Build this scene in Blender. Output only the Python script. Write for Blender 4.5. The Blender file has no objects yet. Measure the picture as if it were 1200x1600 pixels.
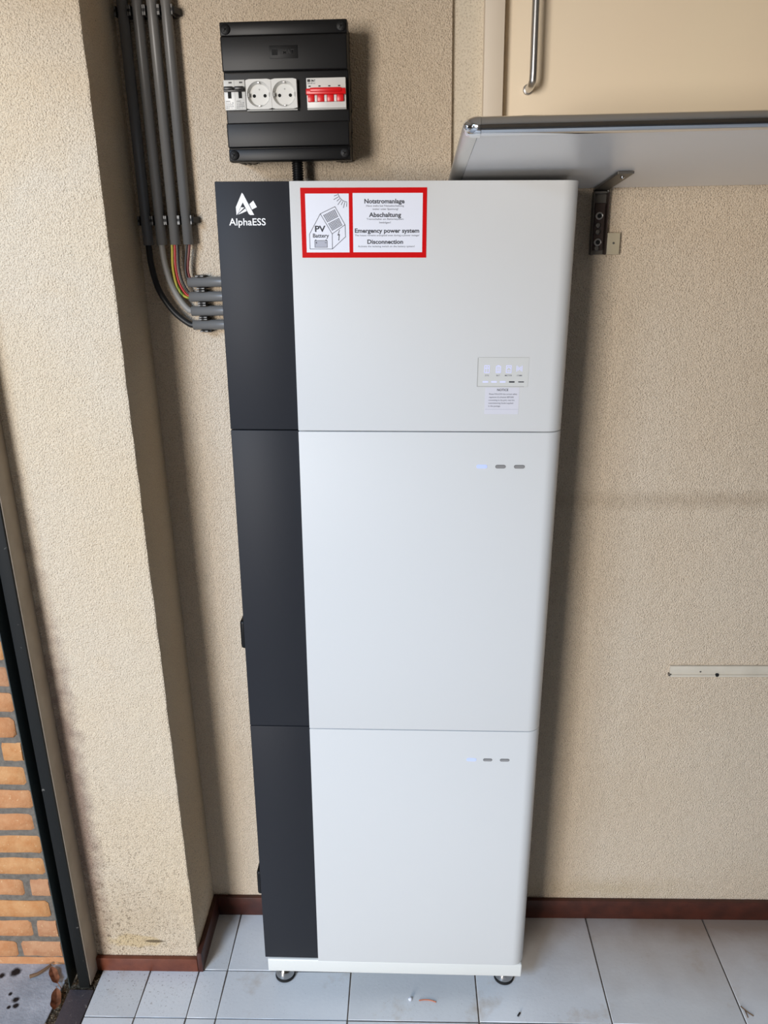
import bpy, bmesh, math, random
from mathutils import Matrix, Vector, Euler

S = bpy.context.scene
COL = S.collection
random.seed(7)
PI = math.pi

# ------------------------------------------------------------------ camera
cam_d = bpy.data.cameras.new('camera')
cam = bpy.data.objects.new('camera', cam_d)
COL.objects.link(cam)
cam.location = (0.05005, -1.42048, 1.71412)
cam.rotation_euler = (1.23325, 0.01799, 0.02999)
cam_d.sensor_fit = 'HORIZONTAL'
cam_d.sensor_width = 36.0
cam_d.lens = 36.0 * 1248.71 / 1200.0
cam_d.clip_start = 0.02
S.camera = cam

# ------------------------------------------------------------------ light
W = bpy.data.worlds.new('sky')
S.world = W
W.use_nodes = True
bg = W.node_tree.nodes['Background']
bg.inputs[0].default_value = (0.80, 0.88, 1.0, 1)
bg.inputs[1].default_value = 0.25


def area_light(name, loc, target, sx, sy, power, color):
    d = bpy.data.lights.new(name, 'AREA')
    d.shape = 'RECTANGLE'
    d.size, d.size_y = sx, sy
    d.energy = power
    d.color = color
    o = bpy.data.objects.new(name, d)
    COL.objects.link(o)
    o.location = loc
    o.rotation_euler = (Vector(target) - Vector(loc)).to_track_quat('-Z', 'Y').to_euler()
    return o


# daylight coming in through the open garage front, behind and left of the camera
area_light('daylight_driveway', (-2.7, -6.0, 1.65), (0.1, 0.2, 1.2), 1.5, 2.2, 345, (1.0, 0.94, 0.88))
area_light('daylight_sky', (-2.2, -3.3, 3.1), (0.0, -0.2, 0.0), 1.3, 1.0, 142, (0.47, 0.69, 1.0))

S.view_settings.view_transform = 'Standard'
S.view_settings.look = 'None'
S.view_settings.exposure = -0.12
S.view_settings.gamma = 1.0
S.view_settings.use_curve_mapping = False


# ------------------------------------------------------------------ materials
def srgb(r, g, b):
    f = lambda c: (c / 255 / 12.92) if c <= 10.3 else ((c / 255 + 0.055) / 1.055) ** 2.4
    return (f(r), f(g), f(b), 1)


class Mat:
    def __init__(s, name, color=(0.5, 0.5, 0.5, 1), rough=0.5, metal=0.0, spec=0.5):
        s.m = bpy.data.materials.new(name)
        s.m.use_nodes = True
        s.nt = s.m.node_tree
        s.b = s.nt.nodes['Principled BSDF']
        s.b.inputs['Base Color'].default_value = color
        s.b.inputs['Roughness'].default_value = rough
        s.b.inputs['Metallic'].default_value = metal
        s.b.inputs['Specular IOR Level'].default_value = spec
        s._co = None

    def n(s, t, **kw):
        x = s.nt.nodes.new(t)
        for k, v in kw.items():
            setattr(x, k, v)
        return x

    def l(s, a, b):
        s.nt.links.new(a, b)

    def co(s):
        if s._co is None:
            g = s.n('ShaderNodeNewGeometry')
            s._co = g.outputs['Position']
        return s._co

    def noise(s, scale, detail=3, rough=0.55, vec=None):
        x = s.n('ShaderNodeTexNoise')
        x.inputs['Scale'].default_value = scale
        x.inputs['Detail'].default_value = detail
        x.inputs['Roughness'].default_value = rough
        s.l(vec or s.co(), x.inputs['Vector'])
        return x.outputs['Fac']

    def stretch(s, sx, sy, sz):
        x = s.n('ShaderNodeVectorMath', operation='MULTIPLY')
        s.l(s.co(), x.inputs[0])
        x.inputs[1].default_value = (sx, sy, sz)
        return x.outputs[0]

    def ramp(s, fac, stops):
        x = s.n('ShaderNodeValToRGB')
        e = x.color_ramp.elements
        while len(e) < len(stops):
            e.new(0.5)
        for i, (p, c) in enumerate(stops):
            e[i].position = p
            e[i].color = c if len(c) == 4 else (*c, 1)
        s.l(fac, x.inputs[0])
        return x.outputs[0]

    def mix(s, fac, a, b, mode='MIX'):
        x = s.n('ShaderNodeMix', data_type='RGBA', blend_type=mode)
        for v, i in ((fac, 0), (a, 6), (b, 7)):
            if hasattr(v, 'links'):
                s.l(v, x.inputs[i])
            else:
                x.inputs[i].default_value = v
        return x.outputs[2]

    def math(s, op, a, b=0.0, clamp=False):
        x = s.n('ShaderNodeMath', operation=op, use_clamp=clamp)
        for v, i in ((a, 0), (b, 1)):
            if hasattr(v, 'links'):
                s.l(v, x.inputs[i])
            else:
                x.inputs[i].default_value = v
        return x.outputs[0]

    def blob(s, c, r, edge=0.5, wob=0.0, wscale=30):
        """soft round mask about a world point, 1 inside"""
        d = s.n('ShaderNodeVectorMath', operation='SUBTRACT')
        s.l(s.co(), d.inputs[0])
        d.inputs[1].default_value = c
        m = s.n('ShaderNodeVectorMath', operation='DIVIDE')
        s.l(d.outputs[0], m.inputs[0])
        m.inputs[1].default_value = r
        ln = s.n('ShaderNodeVectorMath', operation='LENGTH')
        s.l(m.outputs[0], ln.inputs[0])
        v = ln.outputs['Value']
        if wob:
            v = s.math('ADD', v, s.math('MULTIPLY', s.math('SUBTRACT', s.noise(wscale, 4), 0.5), wob * 2))
        mr = s.n('ShaderNodeMapRange', clamp=True)
        s.l(v, mr.inputs[0])
        mr.inputs[1].default_value = 1.0
        mr.inputs[2].default_value = 1.0 - edge
        return mr.outputs[0]

    def color(s, c):
        s.l(c, s.b.inputs['Base Color'])
        return s

    def bump(s, h, strength, dist):
        x = s.n('ShaderNodeBump')
        x.inputs['Strength'].default_value = strength
        x.inputs['Distance'].default_value = dist
        s.l(h, x.inputs['Height'])
        s.l(x.outputs[0], s.b.inputs['Normal'])
        return s

    def emit(s, c, k):
        s.b.inputs['Emission Color'].default_value = c
        s.b.inputs['Emission Strength'].default_value = k
        return s


def plaster(name, c1, c2, c3, grain=400, bump=1.0, stains_shade=(), pepper=None):
    M = Mat(name, rough=0.9, spec=0.15)
    big = M.noise(2.2, 4)
    col = M.ramp(big, [(0.3, c1), (0.55, c2), (0.75, c3)])
    g = M.noise(grain, 2, 0.6)
    col = M.mix(M.ramp(g, [(0.30, (0.45, 0.45, 0.45)), (0.48, (0, 0, 0))]), col, srgb(138, 116, 92))
    col = M.mix(M.ramp(g, [(0.55, (0, 0, 0)), (0.72, (0.35, 0.35, 0.35))]), col, srgb(238, 226, 206))
    pits = M.noise(42, 2)
    col = M.mix(M.ramp(pits, [(0.765, (0, 0, 0)), (0.80, (0.6, 0.6, 0.6))]), col, srgb(120, 100, 80))
    for c, r, edge, wob, sc in stains_shade:
        k = M.math('MULTIPLY', M.blob(c, r, edge, wob), sc[1])
        col = M.mix(k, col, sc[0])
    if pepper:
        k = M.math('MULTIPLY', M.ramp(M.noise(190, 3, 0.7), [(0.55, (0, 0, 0)), (0.62, (1, 1, 1))]), M.blob(*pepper[0]))
        col = M.mix(M.math('MULTIPLY', k, pepper[1]), col, srgb(112, 94, 74))
    M.color(col)
    v = M.n('ShaderNodeTexVoronoi')
    v.inputs['Scale'].default_value = grain * 0.75
    M.l(M.co(), v.inputs['Vector'])
    h = M.math('ADD', M.math('MULTIPLY', g, 0.8), M.math('MULTIPLY', v.outputs['Distance'], -0.5))
    h = M.math('ADD', h, M.math('MULTIPLY', M.noise(40, 2), 0.6))
    M.bump(h, bump, 0.004)
    return M.m


mPL = plaster('tan_spray_plaster', srgb(222, 202, 176), srgb(226, 208, 184), srgb(230, 211, 187), stains_shade=[
    ((0.8, 0.2346, 1.155), (0.9, 0.3, 0.028), 0.9, 0.5, (srgb(160, 138, 112), 0.35)),  # faint darker level band across the wall at mid height
    ((0.55, 0.2346, 0.09), (0.28, 0.3, 0.05), 0.95, 0.7, (srgb(176, 152, 104), 0.3)),
])
mPP = plaster('pillar_plaster', pepper=(((-0.70, 0.06, 0.0), (0.42, 0.4, 0.75), 0.9, 0.2), 0.75), c1=srgb(232, 210, 178), c2=srgb(232, 214, 188), c3=srgb(228, 202, 166), stains_shade=[
    ((-0.72, 0.06, 0.5), (0.045, 0.2, 0.75), 0.7, 0.5, (srgb(140, 114, 104), 0.75)),  # mauve dirt by the jamb, deepened to paint in its shadow
    ((-0.64, 0.06, 0.085), (0.07, 0.05, 0.022), 0.25, 0.5, (srgb(222, 196, 150), 0.75)),
    ((-0.62, 0.06, 0.15), (0.2, 0.1, 0.16), 0.9, 0.4, (srgb(180, 150, 110), 0.3)),
    ((-0.585, 0.06, 0.085), (0.034, 0.05, 0.0045), 0.5, 0.6, (srgb(80, 66, 46), 0.8)),
])
mPB = plaster('pale_plaster_band', srgb(216, 206, 184), srgb(222, 210, 190), srgb(226, 206, 170), grain=340, bump=0.25)

M = Mat('cream_paint', srgb(226, 206, 174), 0.42)
M.color(M.mix(M.ramp(M.noise(1.6, 3), [(0.3, (0, 0, 0)), (0.7, (1, 1, 1))]), srgb(244, 228, 198), srgb(244, 224, 196)))
mCREAM = M.m
mFRAMEW = Mat('frame_paint', srgb(226, 212, 192), 0.5).m
mCEIL = Mat('ceiling_paint', srgb(206, 198, 186), 0.9).m
mDIM = Mat('dim_garage_paint', srgb(150, 140, 126), 0.9).m


def tile_mat(name, a, b):
    M = Mat(name, rough=0.32, spec=0.5)
    c = M.mix(M.ramp(M.noise(5, 4), [(0.3, (0, 0, 0)), (0.7, (1, 1, 1))]), a, b)
    sp = M.ramp(M.noise(230, 2), [(0.66, (0, 0, 0)), (0.74, (0.5, 0.5, 0.5))])
    dirt = M.ramp(M.noise(9, 4), [(0.42, (0.15, 0.15, 0.15)), (0.65, (1, 1, 1))])
    c = M.mix(M.mix(1.0, sp, dirt, 'MULTIPLY'), c, srgb(110, 95, 80))
    sm = M.ramp(M.noise(7, 5, 0.65), [(0.58, (0, 0, 0)), (0.75, (0.55, 0.55, 0.55))])
    c = M.mix(sm, c, srgb(176, 152, 122))
    # browner tone where the floor meets the back wall, grit in front of the pillar
    overlay = M.math('MULTIPLY', M.blob((1.0, 0.32, 0.0), (1.15, 0.36, 0.2), 0.65, 0.25, 6), 0.85)
    c = M.mix(overlay, c, srgb(136, 108, 82))
    grit = M.math('MULTIPLY', M.ramp(M.noise(170, 3, 0.7), [(0.60, (0, 0, 0)), (0.66, (1, 1, 1))]), M.blob((-0.62, 0.05, 0.0), (0.26, 0.16, 0.2), 0.8, 0.3, 14))
    c = M.mix(M.math('MULTIPLY', grit, 0.8), c, srgb(112, 96, 80))
    M.color(c)
    M.bump(M.noise(120, 3), 0.12, 0.002)
    return M.m


mTILE = tile_mat('floor_tile_glaze', srgb(222, 224, 226), srgb(232, 233, 234))
mTILE2 = tile_mat('floor_tile_glaze_worn', srgb(210, 211, 212), srgb(222, 222, 221))
M = Mat('grout', rough=0.95)
mGROUT = M.color(M.ramp(M.noise(60, 3), [(0.3, srgb(84, 74, 66)), (0.7, srgb(116, 104, 92))])).m
M = Mat('skirting_tile', rough=0.45)
mSKIRT = M.color(M.ramp(M.noise(30, 4), [(0.3, srgb(94, 46, 30)), (0.7, srgb(120, 64, 42))])).bump(M.noise(160), 0.2, 0.002).m
M = Mat('skirting_tile_dark', rough=0.45)  # darker brown version for the back and pillar side skirting
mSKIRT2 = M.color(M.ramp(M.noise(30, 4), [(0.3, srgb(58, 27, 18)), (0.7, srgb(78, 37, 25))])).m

M = Mat('white_powder_coat', srgb(216, 216, 214), 0.38, spec=0.45)
mWHITE = M.bump(M.noise(900, 2), 0.03, 0.0005).m
M = Mat('charcoal_powder_coat', srgb(41, 42, 46), 0.5, spec=0.2)
mCHAR = M.bump(M.noise(900, 2), 0.04, 0.0005).m
mBODY = Mat('module_body_grey', srgb(70, 70, 70), 0.6).m
mPLINTH = Mat('plinth_white', srgb(228, 228, 222), 0.35).m
mBLACKP = Mat('black_plastic', srgb(15, 15, 16), 0.42, spec=0.3).m
mBLACKP2 = Mat('black_plastic_recess', srgb(12, 12, 13), 0.5, spec=0.3).m
mBLACKC = Mat('black_clip_plastic', srgb(24, 23, 22), 0.55).m
mRUBBER = Mat('rubber', srgb(20, 20, 20), 0.8).m
M = Mat('grey_conduit', srgb(108, 106, 103), 0.38)
mPIPE = M.bump(M.noise(300, 2), 0.03, 0.001).m
mPIPED = Mat('conduit_inside', srgb(40, 40, 40), 0.8).m
mCHROME = Mat('chrome', (0.78, 0.78, 0.78, 1), 0.10, 1.0).m
mFOOT = Mat('foot_steel', (0.42, 0.41, 0.40, 1), 0.18, 1.0).m
mSTEEL = Mat('brushed_steel', (0.62, 0.61, 0.60, 1), 0.30, 1.0).m
mDSTEEL = Mat('dull_bracket_steel', srgb(120, 116, 110), 0.45, 0.9).m
mRUST = Mat('bracket_dark', srgb(66, 52, 46), 0.6, 0.3).m
mALU = Mat('aluminium_edge', (0.70, 0.69, 0.66, 1), 0.36, 0.75).m
M = Mat('shelf_laminate', srgb(236, 235, 234), 0.25)
mSHELF = M.bump(M.noise(90, 3, vec=M.stretch(0.2, 1, 1)), 0.04, 0.001).m
mRED = Mat('sign_red', srgb(208, 0, 5), 0.45, spec=0.1).m
mSIGNW = Mat('sign_white', srgb(232, 234, 243), 0.35).m
mINK = Mat('sign_ink', srgb(48, 50, 58), 0.6).m
mINK2 = Mat('sign_fine_ink', srgb(92, 94, 104), 0.6).m
mSIGNG = Mat('sign_grey', srgb(176, 178, 190), 0.5).m
mLOGO = Mat('logo_white', srgb(240, 240, 240), 0.4).m
mFILM = Mat('display_film', srgb(213, 213, 209), 0.3).m
mLINE = Mat('display_edge_shade', srgb(168, 166, 162), 0.6).m
mPAPER = Mat('notice_paper', srgb(216, 215, 222), 0.45).m
mLED = Mat('led_lit', srgb(176, 188, 246), 0.3).emit((0.55, 0.64, 1.0, 1), 0.34).m
mLEDOFF = Mat('led_off', srgb(146, 144, 142), 0.3).m
mLEDRIM = Mat('led_rim', srgb(120, 119, 118), 0.4).m
mICON = Mat('icon_glow', srgb(206, 208, 246), 0.3).emit((0.74, 0.76, 1.0, 1), 0.26).m
mDEVW = Mat('device_white', srgb(226, 225, 220), 0.35).m
mDEVG = Mat('device_grey', srgb(176, 175, 170), 0.4).m
mDEVR = Mat('switch_red', srgb(228, 14, 22), 0.32).m
mTOG = Mat('toggle_dark', srgb(40, 38, 38), 0.35).m
mHOLE = Mat('dark_hole', srgb(14, 14, 14), 0.8).m
mCBLK = Mat('cable_black', srgb(34, 35, 36), 0.45).m
mCGRY = Mat('cable_grey', srgb(150, 147, 142), 0.5).m
mCRED = Mat('wire_red', srgb(176, 28, 32), 0.4).m
mCBRN = Mat('wire_brown', srgb(104, 34, 28), 0.45).m
M = Mat('wire_green_yellow', rough=0.4)
x = M.n('ShaderNodeTexCoord')
mCGY = M.color(M.ramp(M.noise(55, 1, vec=M.stretch(3.2, 1, 0.05)), [(0.49, srgb(92, 130, 34)), (0.51, srgb(176, 164, 48))])).m
M = Mat('track_black', srgb(27, 28, 27), 0.55, spec=0.25)
mTRACK = M.color(M.mix(M.ramp(M.noise(60, 4), [(0.68, (0, 0, 0)), (0.74, (0.5, 0.5, 0.5))]), srgb(27, 28, 27), srgb(150, 146, 138))).m
mTRACKIN = Mat('track_inside', srgb(14, 15, 15), 0.7).m
mTRACKLIP = Mat('track_lip', srgb(60, 68, 66), 0.5).m
M = Mat('jamb_paint', rough=0.5)
mJAMB = M.color(M.ramp(M.noise(20, 3), [(0.3, srgb(156, 142, 124)), (0.7, srgb(170, 156, 138))])).m


def brick_mat(i, a, b):
    M = Mat('brick_clay_%d' % i, rough=0.85, spec=0.2)
    c = M.ramp(M.noise(38, 4, 0.6), [(0.3, a), (0.7, b)])
    c = M.mix(M.ramp(M.noise(120, 2), [(0.66, (0, 0, 0)), (0.74, (0.5, 0.5, 0.5))]), c, srgb(232, 196, 150))
    M.color(c)
    M.bump(M.noise(110, 4, 0.65), 0.5, 0.004)
    return M.m


mBRICK = [brick_mat(0, srgb(190, 130, 86), srgb(206, 152, 108)), brick_mat(1, srgb(184, 130, 94), srgb(200, 152, 114)),
          brick_mat(2, srgb(194, 134, 84), srgb(210, 158, 108))]
M = Mat('mortar', rough=0.95, spec=0.1)
mMORTAR = M.color(M.ramp(M.noise(90, 4), [(0.3, srgb(104, 98, 90)), (0.7, srgb(128, 121, 111))])).bump(M.noise(180, 3), 0.5, 0.003).m
M = Mat('concrete', rough=0.85, spec=0.2)
c = M.ramp(M.noise(14, 5, 0.7), [(0.3, srgb(150, 154, 160)), (0.7, srgb(190, 192, 196))])
for bc, br in (((-0.905, -0.03, 0), 0.010), ((-0.897, -0.046, 0), 0.009), ((-0.912, -0.05, 0), 0.006), ((-0.925, -0.015, 0), 0.006), ((-0.94, 0.045, 0), 0.016), ((-0.97, 0.035, 0), 0.010)):
    c = M.mix(M.blob(bc, (br, br, 0.2), 0.5, 0.35, 90), c, srgb(40, 34, 32))
mCONC = M.color(c).bump(M.noise(160, 4), 0.35, 0.003).m
M = Mat('bluestone_sill', rough=0.6)
mSILL = M.color(M.mix(M.ramp(M.noise(70, 4), [(0.64, (0, 0, 0)), (0.70, (0.8, 0.8, 0.8))]), srgb(86, 80, 84), srgb(168, 158, 150))).bump(M.noise(120, 3), 0.3, 0.002).m
M = Mat('dirt', rough=1.0, spec=0.05)
mDIRT = M.color(M.ramp(M.noise(160, 4), [(0.35, srgb(66, 56, 44)), (0.55, srgb(112, 98, 80)), (0.75, srgb(160, 146, 124))])).bump(M.noise(200, 3), 0.8, 0.005).m
M = Mat('dead_leaf', rough=0.7)
mLEAF = M.color(M.ramp(M.noise(90, 3), [(0.3, srgb(120, 72, 44)), (0.7, srgb(186, 124, 88))])).m
mTWIG = Mat('twig', srgb(120, 92, 66), 0.8).m
mWIRE = Mat('orange_wire', srgb(206, 120, 84), 0.5).m
mBEIGEP = Mat('beige_plastic', srgb(186, 174, 148), 0.5).m
M = Mat('rail_paint', rough=0.45)
mRAIL = M.color(M.ramp(M.noise(20, 3), [(0.3, srgb(196, 186, 168)), (0.7, srgb(206, 196, 178))])).m


# ------------------------------------------------------------------ mesh helpers
def bm_new():
    return bmesh.new()


def box(bm, x0, x1, y0, y1, z0, z1, bev=0.0, seg=2):
    r = bmesh.ops.create_cube(bm, size=1.0)
    vs = r['verts']
    for v in vs:
        v.co = Vector((x0 + (v.co.x + .5) * (x1 - x0), y0 + (v.co.y + .5) * (y1 - y0), z0 + (v.co.z + .5) * (z1 - z0)))
    if bev > 0:
        es = {e for v in vs for e in v.link_edges}
        bmesh.ops.bevel(bm, geom=list(es), offset=bev, segments=seg, affect='EDGES', profile=0.5)
    return vs


def prism(bm, pts, axis, a0, a1, bev=0.0):
    """extrude a closed 2-D outline along an axis: 'z' pts=(x,y); 'y' pts=(x,z); 'x' pts=(y,z)"""
    def mk(p, a):
        return {'z': (p[0], p[1], a), 'y': (p[0], a, p[1]), 'x': (a, p[0], p[1])}[axis]
    A = [bm.verts.new(mk(p, a0)) for p in pts]
    B = [bm.verts.new(mk(p, a1)) for p in pts]
    n = len(pts)
    fs = [bm.faces.new(A), bm.faces.new(B[::-1])]
    for i in range(n):
        fs.append(bm.faces.new((A[i], B[i], B[(i + 1) % n], A[(i + 1) % n])))
    bmesh.ops.recalc_face_normals(bm, faces=fs)
    if bev > 0:
        es = {e for f in fs[:2] for e in f.edges}
        bmesh.ops.bevel(bm, geom=list(es), offset=bev, segments=2, affect='EDGES', profile=0.5)


def tube(bm, pts, r, n=12, cap=True):
    pts = [Vector(p) for p in pts]
    rings = []
    prev = None
    for i, p in enumerate(pts):
        t = (pts[min(i + 1, len(pts) - 1)] - pts[max(i - 1, 0)]).normalized()
        if prev is None:
            a = Vector((0, 0, 1)) if abs(t.z) < 0.9 else Vector((1, 0, 0))
            u = t.cross(a).normalized()
        else:
            u = (prev - t * prev.dot(t)).normalized()
        prev = u
        w = t.cross(u)
        rr = r[i] if isinstance(r, (list, tuple)) else r
        rings.append([bm.verts.new(p + (u * math.cos(2 * PI * k / n) + w * math.sin(2 * PI * k / n)) * rr) for k in range(n)])
    for a, b in zip(rings, rings[1:]):
        for k in range(n):
            f = bm.faces.new((a[k], a[(k + 1) % n], b[(k + 1) % n], b[k]))
            f.smooth = True
    if cap:
        bm.faces.new(rings[0][::-1])
        bm.faces.new(rings[-1])


def lathe(bm, prof, axis='z', n=24, c=(0, 0, 0)):
    """prof = (radius, along)"""
    rings = []
    for r, a in prof:
        ring = []
        for k in range(n):
            x, y = r * math.cos(2 * PI * k / n), r * math.sin(2 * PI * k / n)
            p = {'z': (x, y, a), 'y': (x, a, y), 'x': (a, x, y)}[axis]
            ring.append(bm.verts.new((p[0] + c[0], p[1] + c[1], p[2] + c[2])))
        rings.append(ring)
    fs = []
    for a, b in zip(rings, rings[1:]):
        for k in range(n):
            f = bm.faces.new((a[k], a[(k + 1) % n], b[(k + 1) % n], b[k]))
            f.smooth = True
            fs.append(f)
    fs.append(bm.faces.new(rings[0][::-1]))
    fs.append(bm.faces.new(rings[-1]))
    bmesh.ops.recalc_face_normals(bm, faces=fs)


def smooth_path(pts, k=8):
    P = [Vector(p) for p in pts]
    P = [2 * P[0] - P[1]] + P + [2 * P[-1] - P[-2]]
    out = []
    for i in range(1, len(P) - 2):
        for j in range(k):
            t = j / k
            a, b, c, d = P[i - 1:i + 3]
            out.append(0.5 * ((2 * b) + (-a + c) * t + (2 * a - 5 * b + 4 * c - d) * t * t + (-a + 3 * b - 3 * c + d) * t ** 3))
    out.append(P[-2])
    return out


def obj(name, bm, mat, parent=None, smooth=False):
    me = bpy.data.meshes.new(name)
    bm.to_mesh(me)
    bm.free()
    me.materials.append(mat)
    if smooth:
        for p in me.polygons:
            p.use_smooth = True
        me.set_sharp_from_angle(angle=math.radians(40))
    o = bpy.data.objects.new(name, me)
    COL.objects.link(o)
    if parent is not None:
        o.parent = parent
    return o


def bobj(name, dims, mat, parent=None, bev=0.0, seg=2):
    bm = bm_new()
    box(bm, *dims, bev=bev, seg=seg)
    return obj(name, bm, mat, parent, smooth=bev > 0)


def tag(o, label, cat, group=None):
    o['label'] = label
    o['category'] = cat
    if group:
        o['group'] = group
    return o


def thing(name, label, cat, loc=(0, 0, 0), rot=(0, 0, 0), group=None):
    o = bpy.data.objects.new(name, None)
    COL.objects.link(o)
    o.location = loc
    o.rotation_euler = rot
    o.empty_display_size = 0.05
    return tag(o, label, cat, group)


def struct(o, label=None):
    o['kind'] = 'structure'
    if label:
        o['label'] = label
    return o


def text_bm(body, x0, x1, zb, cap, y, bold=0.0, thick=0.0003, align='fit'):
    """flat lettering facing -y, fitted between x0 and x1, baseline zb, capital height cap"""
    cu = bpy.data.curves.new('t', 'FONT')
    cu.body = body
    cu.size = 1.0
    cu.offset = bold
    cu.resolution_u = 3
    o = bpy.data.objects.new('t', cu)
    COL.objects.link(o)
    bpy.context.view_layer.update()
    dg = bpy.context.evaluated_depsgraph_get()
    me = bpy.data.meshes.new_from_object(o.evaluated_get(dg))
    bpy.data.objects.remove(o)
    bpy.data.curves.remove(cu)
    bm = bm_new()
    bm.from_mesh(me)
    bpy.data.meshes.remove(me)
    xs = [v.co.x for v in bm.verts]
    a, b = min(xs), max(xs)
    sx = (x1 - x0) / (b - a)
    sz = cap / 0.70
    for v in bm.verts:
        v.co = Vector((x0 + (v.co.x - a) * sx, y, zb + v.co.y * sz))
    return bm


def text(name, body, x0, x1, zb, cap, y, mat, parent, bold=0.0):
    return obj(name, text_bm(body, x0, x1, zb, cap, y, bold), mat, parent)


def stroke(bm, pts, w, y, t=0.0002, close=False):
    """thin flat line work facing -y, pts=(x,z)"""
    P = [Vector((p[0], p[1])) for p in pts]
    if close:
        P.append(P[0])
    for a, b in zip(P, P[1:]):
        d = (b - a).normalized()
        n = Vector((-d.y, d.x)) * w * 0.5
        e = d * w * 0.4
        q = [a - e + n, b + e + n, b + e - n, a - e - n]
        prism(bm, [(v.x, v.y) for v in q], 'y', y - t, y)


def poly(bm, pts, y, t=0.0002):
    prism(bm, pts, 'y', y - t, y)


# ------------------------------------------------------------------ structure
D = 0.2346          # plane of the back wall
PX, PY = -0.4824, 0.0598   # pillar corner
BX = 0.130          # left edge of the recess above the shelf

bm = bm_new()
prism(bm, [(-0.60, -0.05), (2.6, -0.05), (2.6, 1.80), (BX, 1.80), (BX, 2.5), (-0.60, 2.5)], 'y', D, D + 0.20)
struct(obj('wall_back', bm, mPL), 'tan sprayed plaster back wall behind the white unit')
bm = bm_new()
box(bm, BX, 2.6, D + 0.012, D + 0.2, 1.80, 2.5)
struct(obj('trim_2', bm, mPB), 'pale smoother plaster band set back above the shelf')

# pillar at the left, slightly uneven arris
bm = bm_new()
nz = 90
ringsA = []
for i in range(nz + 1):
    z = -0.05 + 2.55 * i / nz
    j = lambda s: (random.random() - .5) * s
    cx, cy = PX + j(.0016), PY + j(.0012)
    pr = [(-0.79, 0.30), (-0.79, PY), (-0.62, PY), (cx - 0.004, cy), (cx - 0.001, cy + 0.001), (cx, cy + 0.004), (PX, 0.15), (PX, 0.30)]
    ringsA.append([bm.verts.new((p[0], p[1], z)) for p in pr])
for a, b in zip(ringsA, ringsA[1:]):
    for k in range(8):
        bm.faces.new((a[k], a[(k + 1) % 8], b[(k + 1) % 8], b[k]))
bm.faces.new(ringsA[0][::-1])
bm.faces.new(ringsA[-1])
bmesh.ops.recalc_face_normals(bm, faces=bm.faces[:])
struct(obj('wall_left', bm, mPP), 'plastered pillar left of the white unit')

struct(bobj('unseen_header', (-0.90, -0.79, -3.3, -0.01, 2.24, 2.5), mPP))  # header added out of view to keep sky light off the upper tower
struct(bobj('wall_right', (2.6, 2.75, -3.3, D, -0.05, 2.5), mDIM))
struct(bobj('wall_front', (-0.79, 2.6, -3.4, -3.3, -0.05, 2.5), mDIM))
struct(bobj('ceiling', (-0.90, 2.75, -3.4, D + 0.2, 2.5, 2.6), mCEIL))

# floor: grout bed with one object per tile
fl = struct(bobj('floor', (-0.722, 2.6, -3.3, D + 0.01, -0.06, -0.0025), mGROUT), 'pale glazed tiles with dark grout joints')
G = 0.0034
xr = [-0.106 + 0.3032 * k for k in range(10)]
xl = [-0.722, -0.602, -0.4815, -0.4115, -0.106]
yr = [D - 0.006, -0.0745, -0.3775, -0.681, -0.984, -1.287, -1.59]
yl = [D - 0.006, 0.0535] + yr[1:]


def tile(x0, x1, y0, y1, G=G):
    dz = random.uniform(-0.0004, 0.0004)
    o = bobj('floor_tile', (x0 + G / 2, x1 - G / 2, y0 + G / 2, y1 - G / 2, -0.012, dz), random.choice((mTILE, mTILE2)), fl, bev=0.0009, seg=1)
    return o


for a, b in zip(xr, xr[1:]):
    for u, v in zip(yr, yr[1:]):
        tile(a, b, v, u)
for a, b in zip(xl, xl[1:]):
    for u, v in zip(yl, yl[1:]):
        if b < -0.48 and u > 0.06:
            continue
        tile(a, b, v, u, 0.0026)

# skirting
BH = 0.0585
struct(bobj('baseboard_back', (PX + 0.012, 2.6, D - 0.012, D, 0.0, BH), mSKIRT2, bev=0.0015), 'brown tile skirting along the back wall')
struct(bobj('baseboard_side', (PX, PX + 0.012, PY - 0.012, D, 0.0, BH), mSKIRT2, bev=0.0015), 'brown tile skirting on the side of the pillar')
struct(bobj('baseboard_left', (-0.752, PX - 0.0005, PY - 0.012, PY, 0.0, 0.040), mSKIRT, bev=0.002), 'reddish brown tile skirting across the pillar front')

# garage door jamb and guide track
struct(bobj('trim_1', (-0.757, -0.7335, 0.0045, PY, 0.004, 2.5), mJAMB, bev=0.001), 'beige painted jamb beside the black track')
tr = thing('door_track', 'black steel guide channel standing between brick wall and pillar', 'door track', (-0.76, 0.02, 0.0))
ox, oy = 0.76, -0.02


def tb(name, d, m, b=0.0008):
    return bobj(name, (d[0] + ox, d[1] + ox, d[2] + oy, d[3] + oy, d[4], d[5]), m, tr, bev=b)


tb('flange', (-0.7605, -0.7360, 0.000, 0.004, 0.0, 2.5), mTRACK)
tb('web', (-0.7605, -0.7575, 0.0035, 0.055, 0.0, 2.5), mTRACK)
tb('back_plate', (-0.7850, -0.7605, 0.050, 0.055, 0.0, 2.5), mTRACKIN)
tb('lip', (-0.7850, -0.7825, -0.002, 0.050, 0.0, 2.5), mTRACKLIP)

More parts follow.
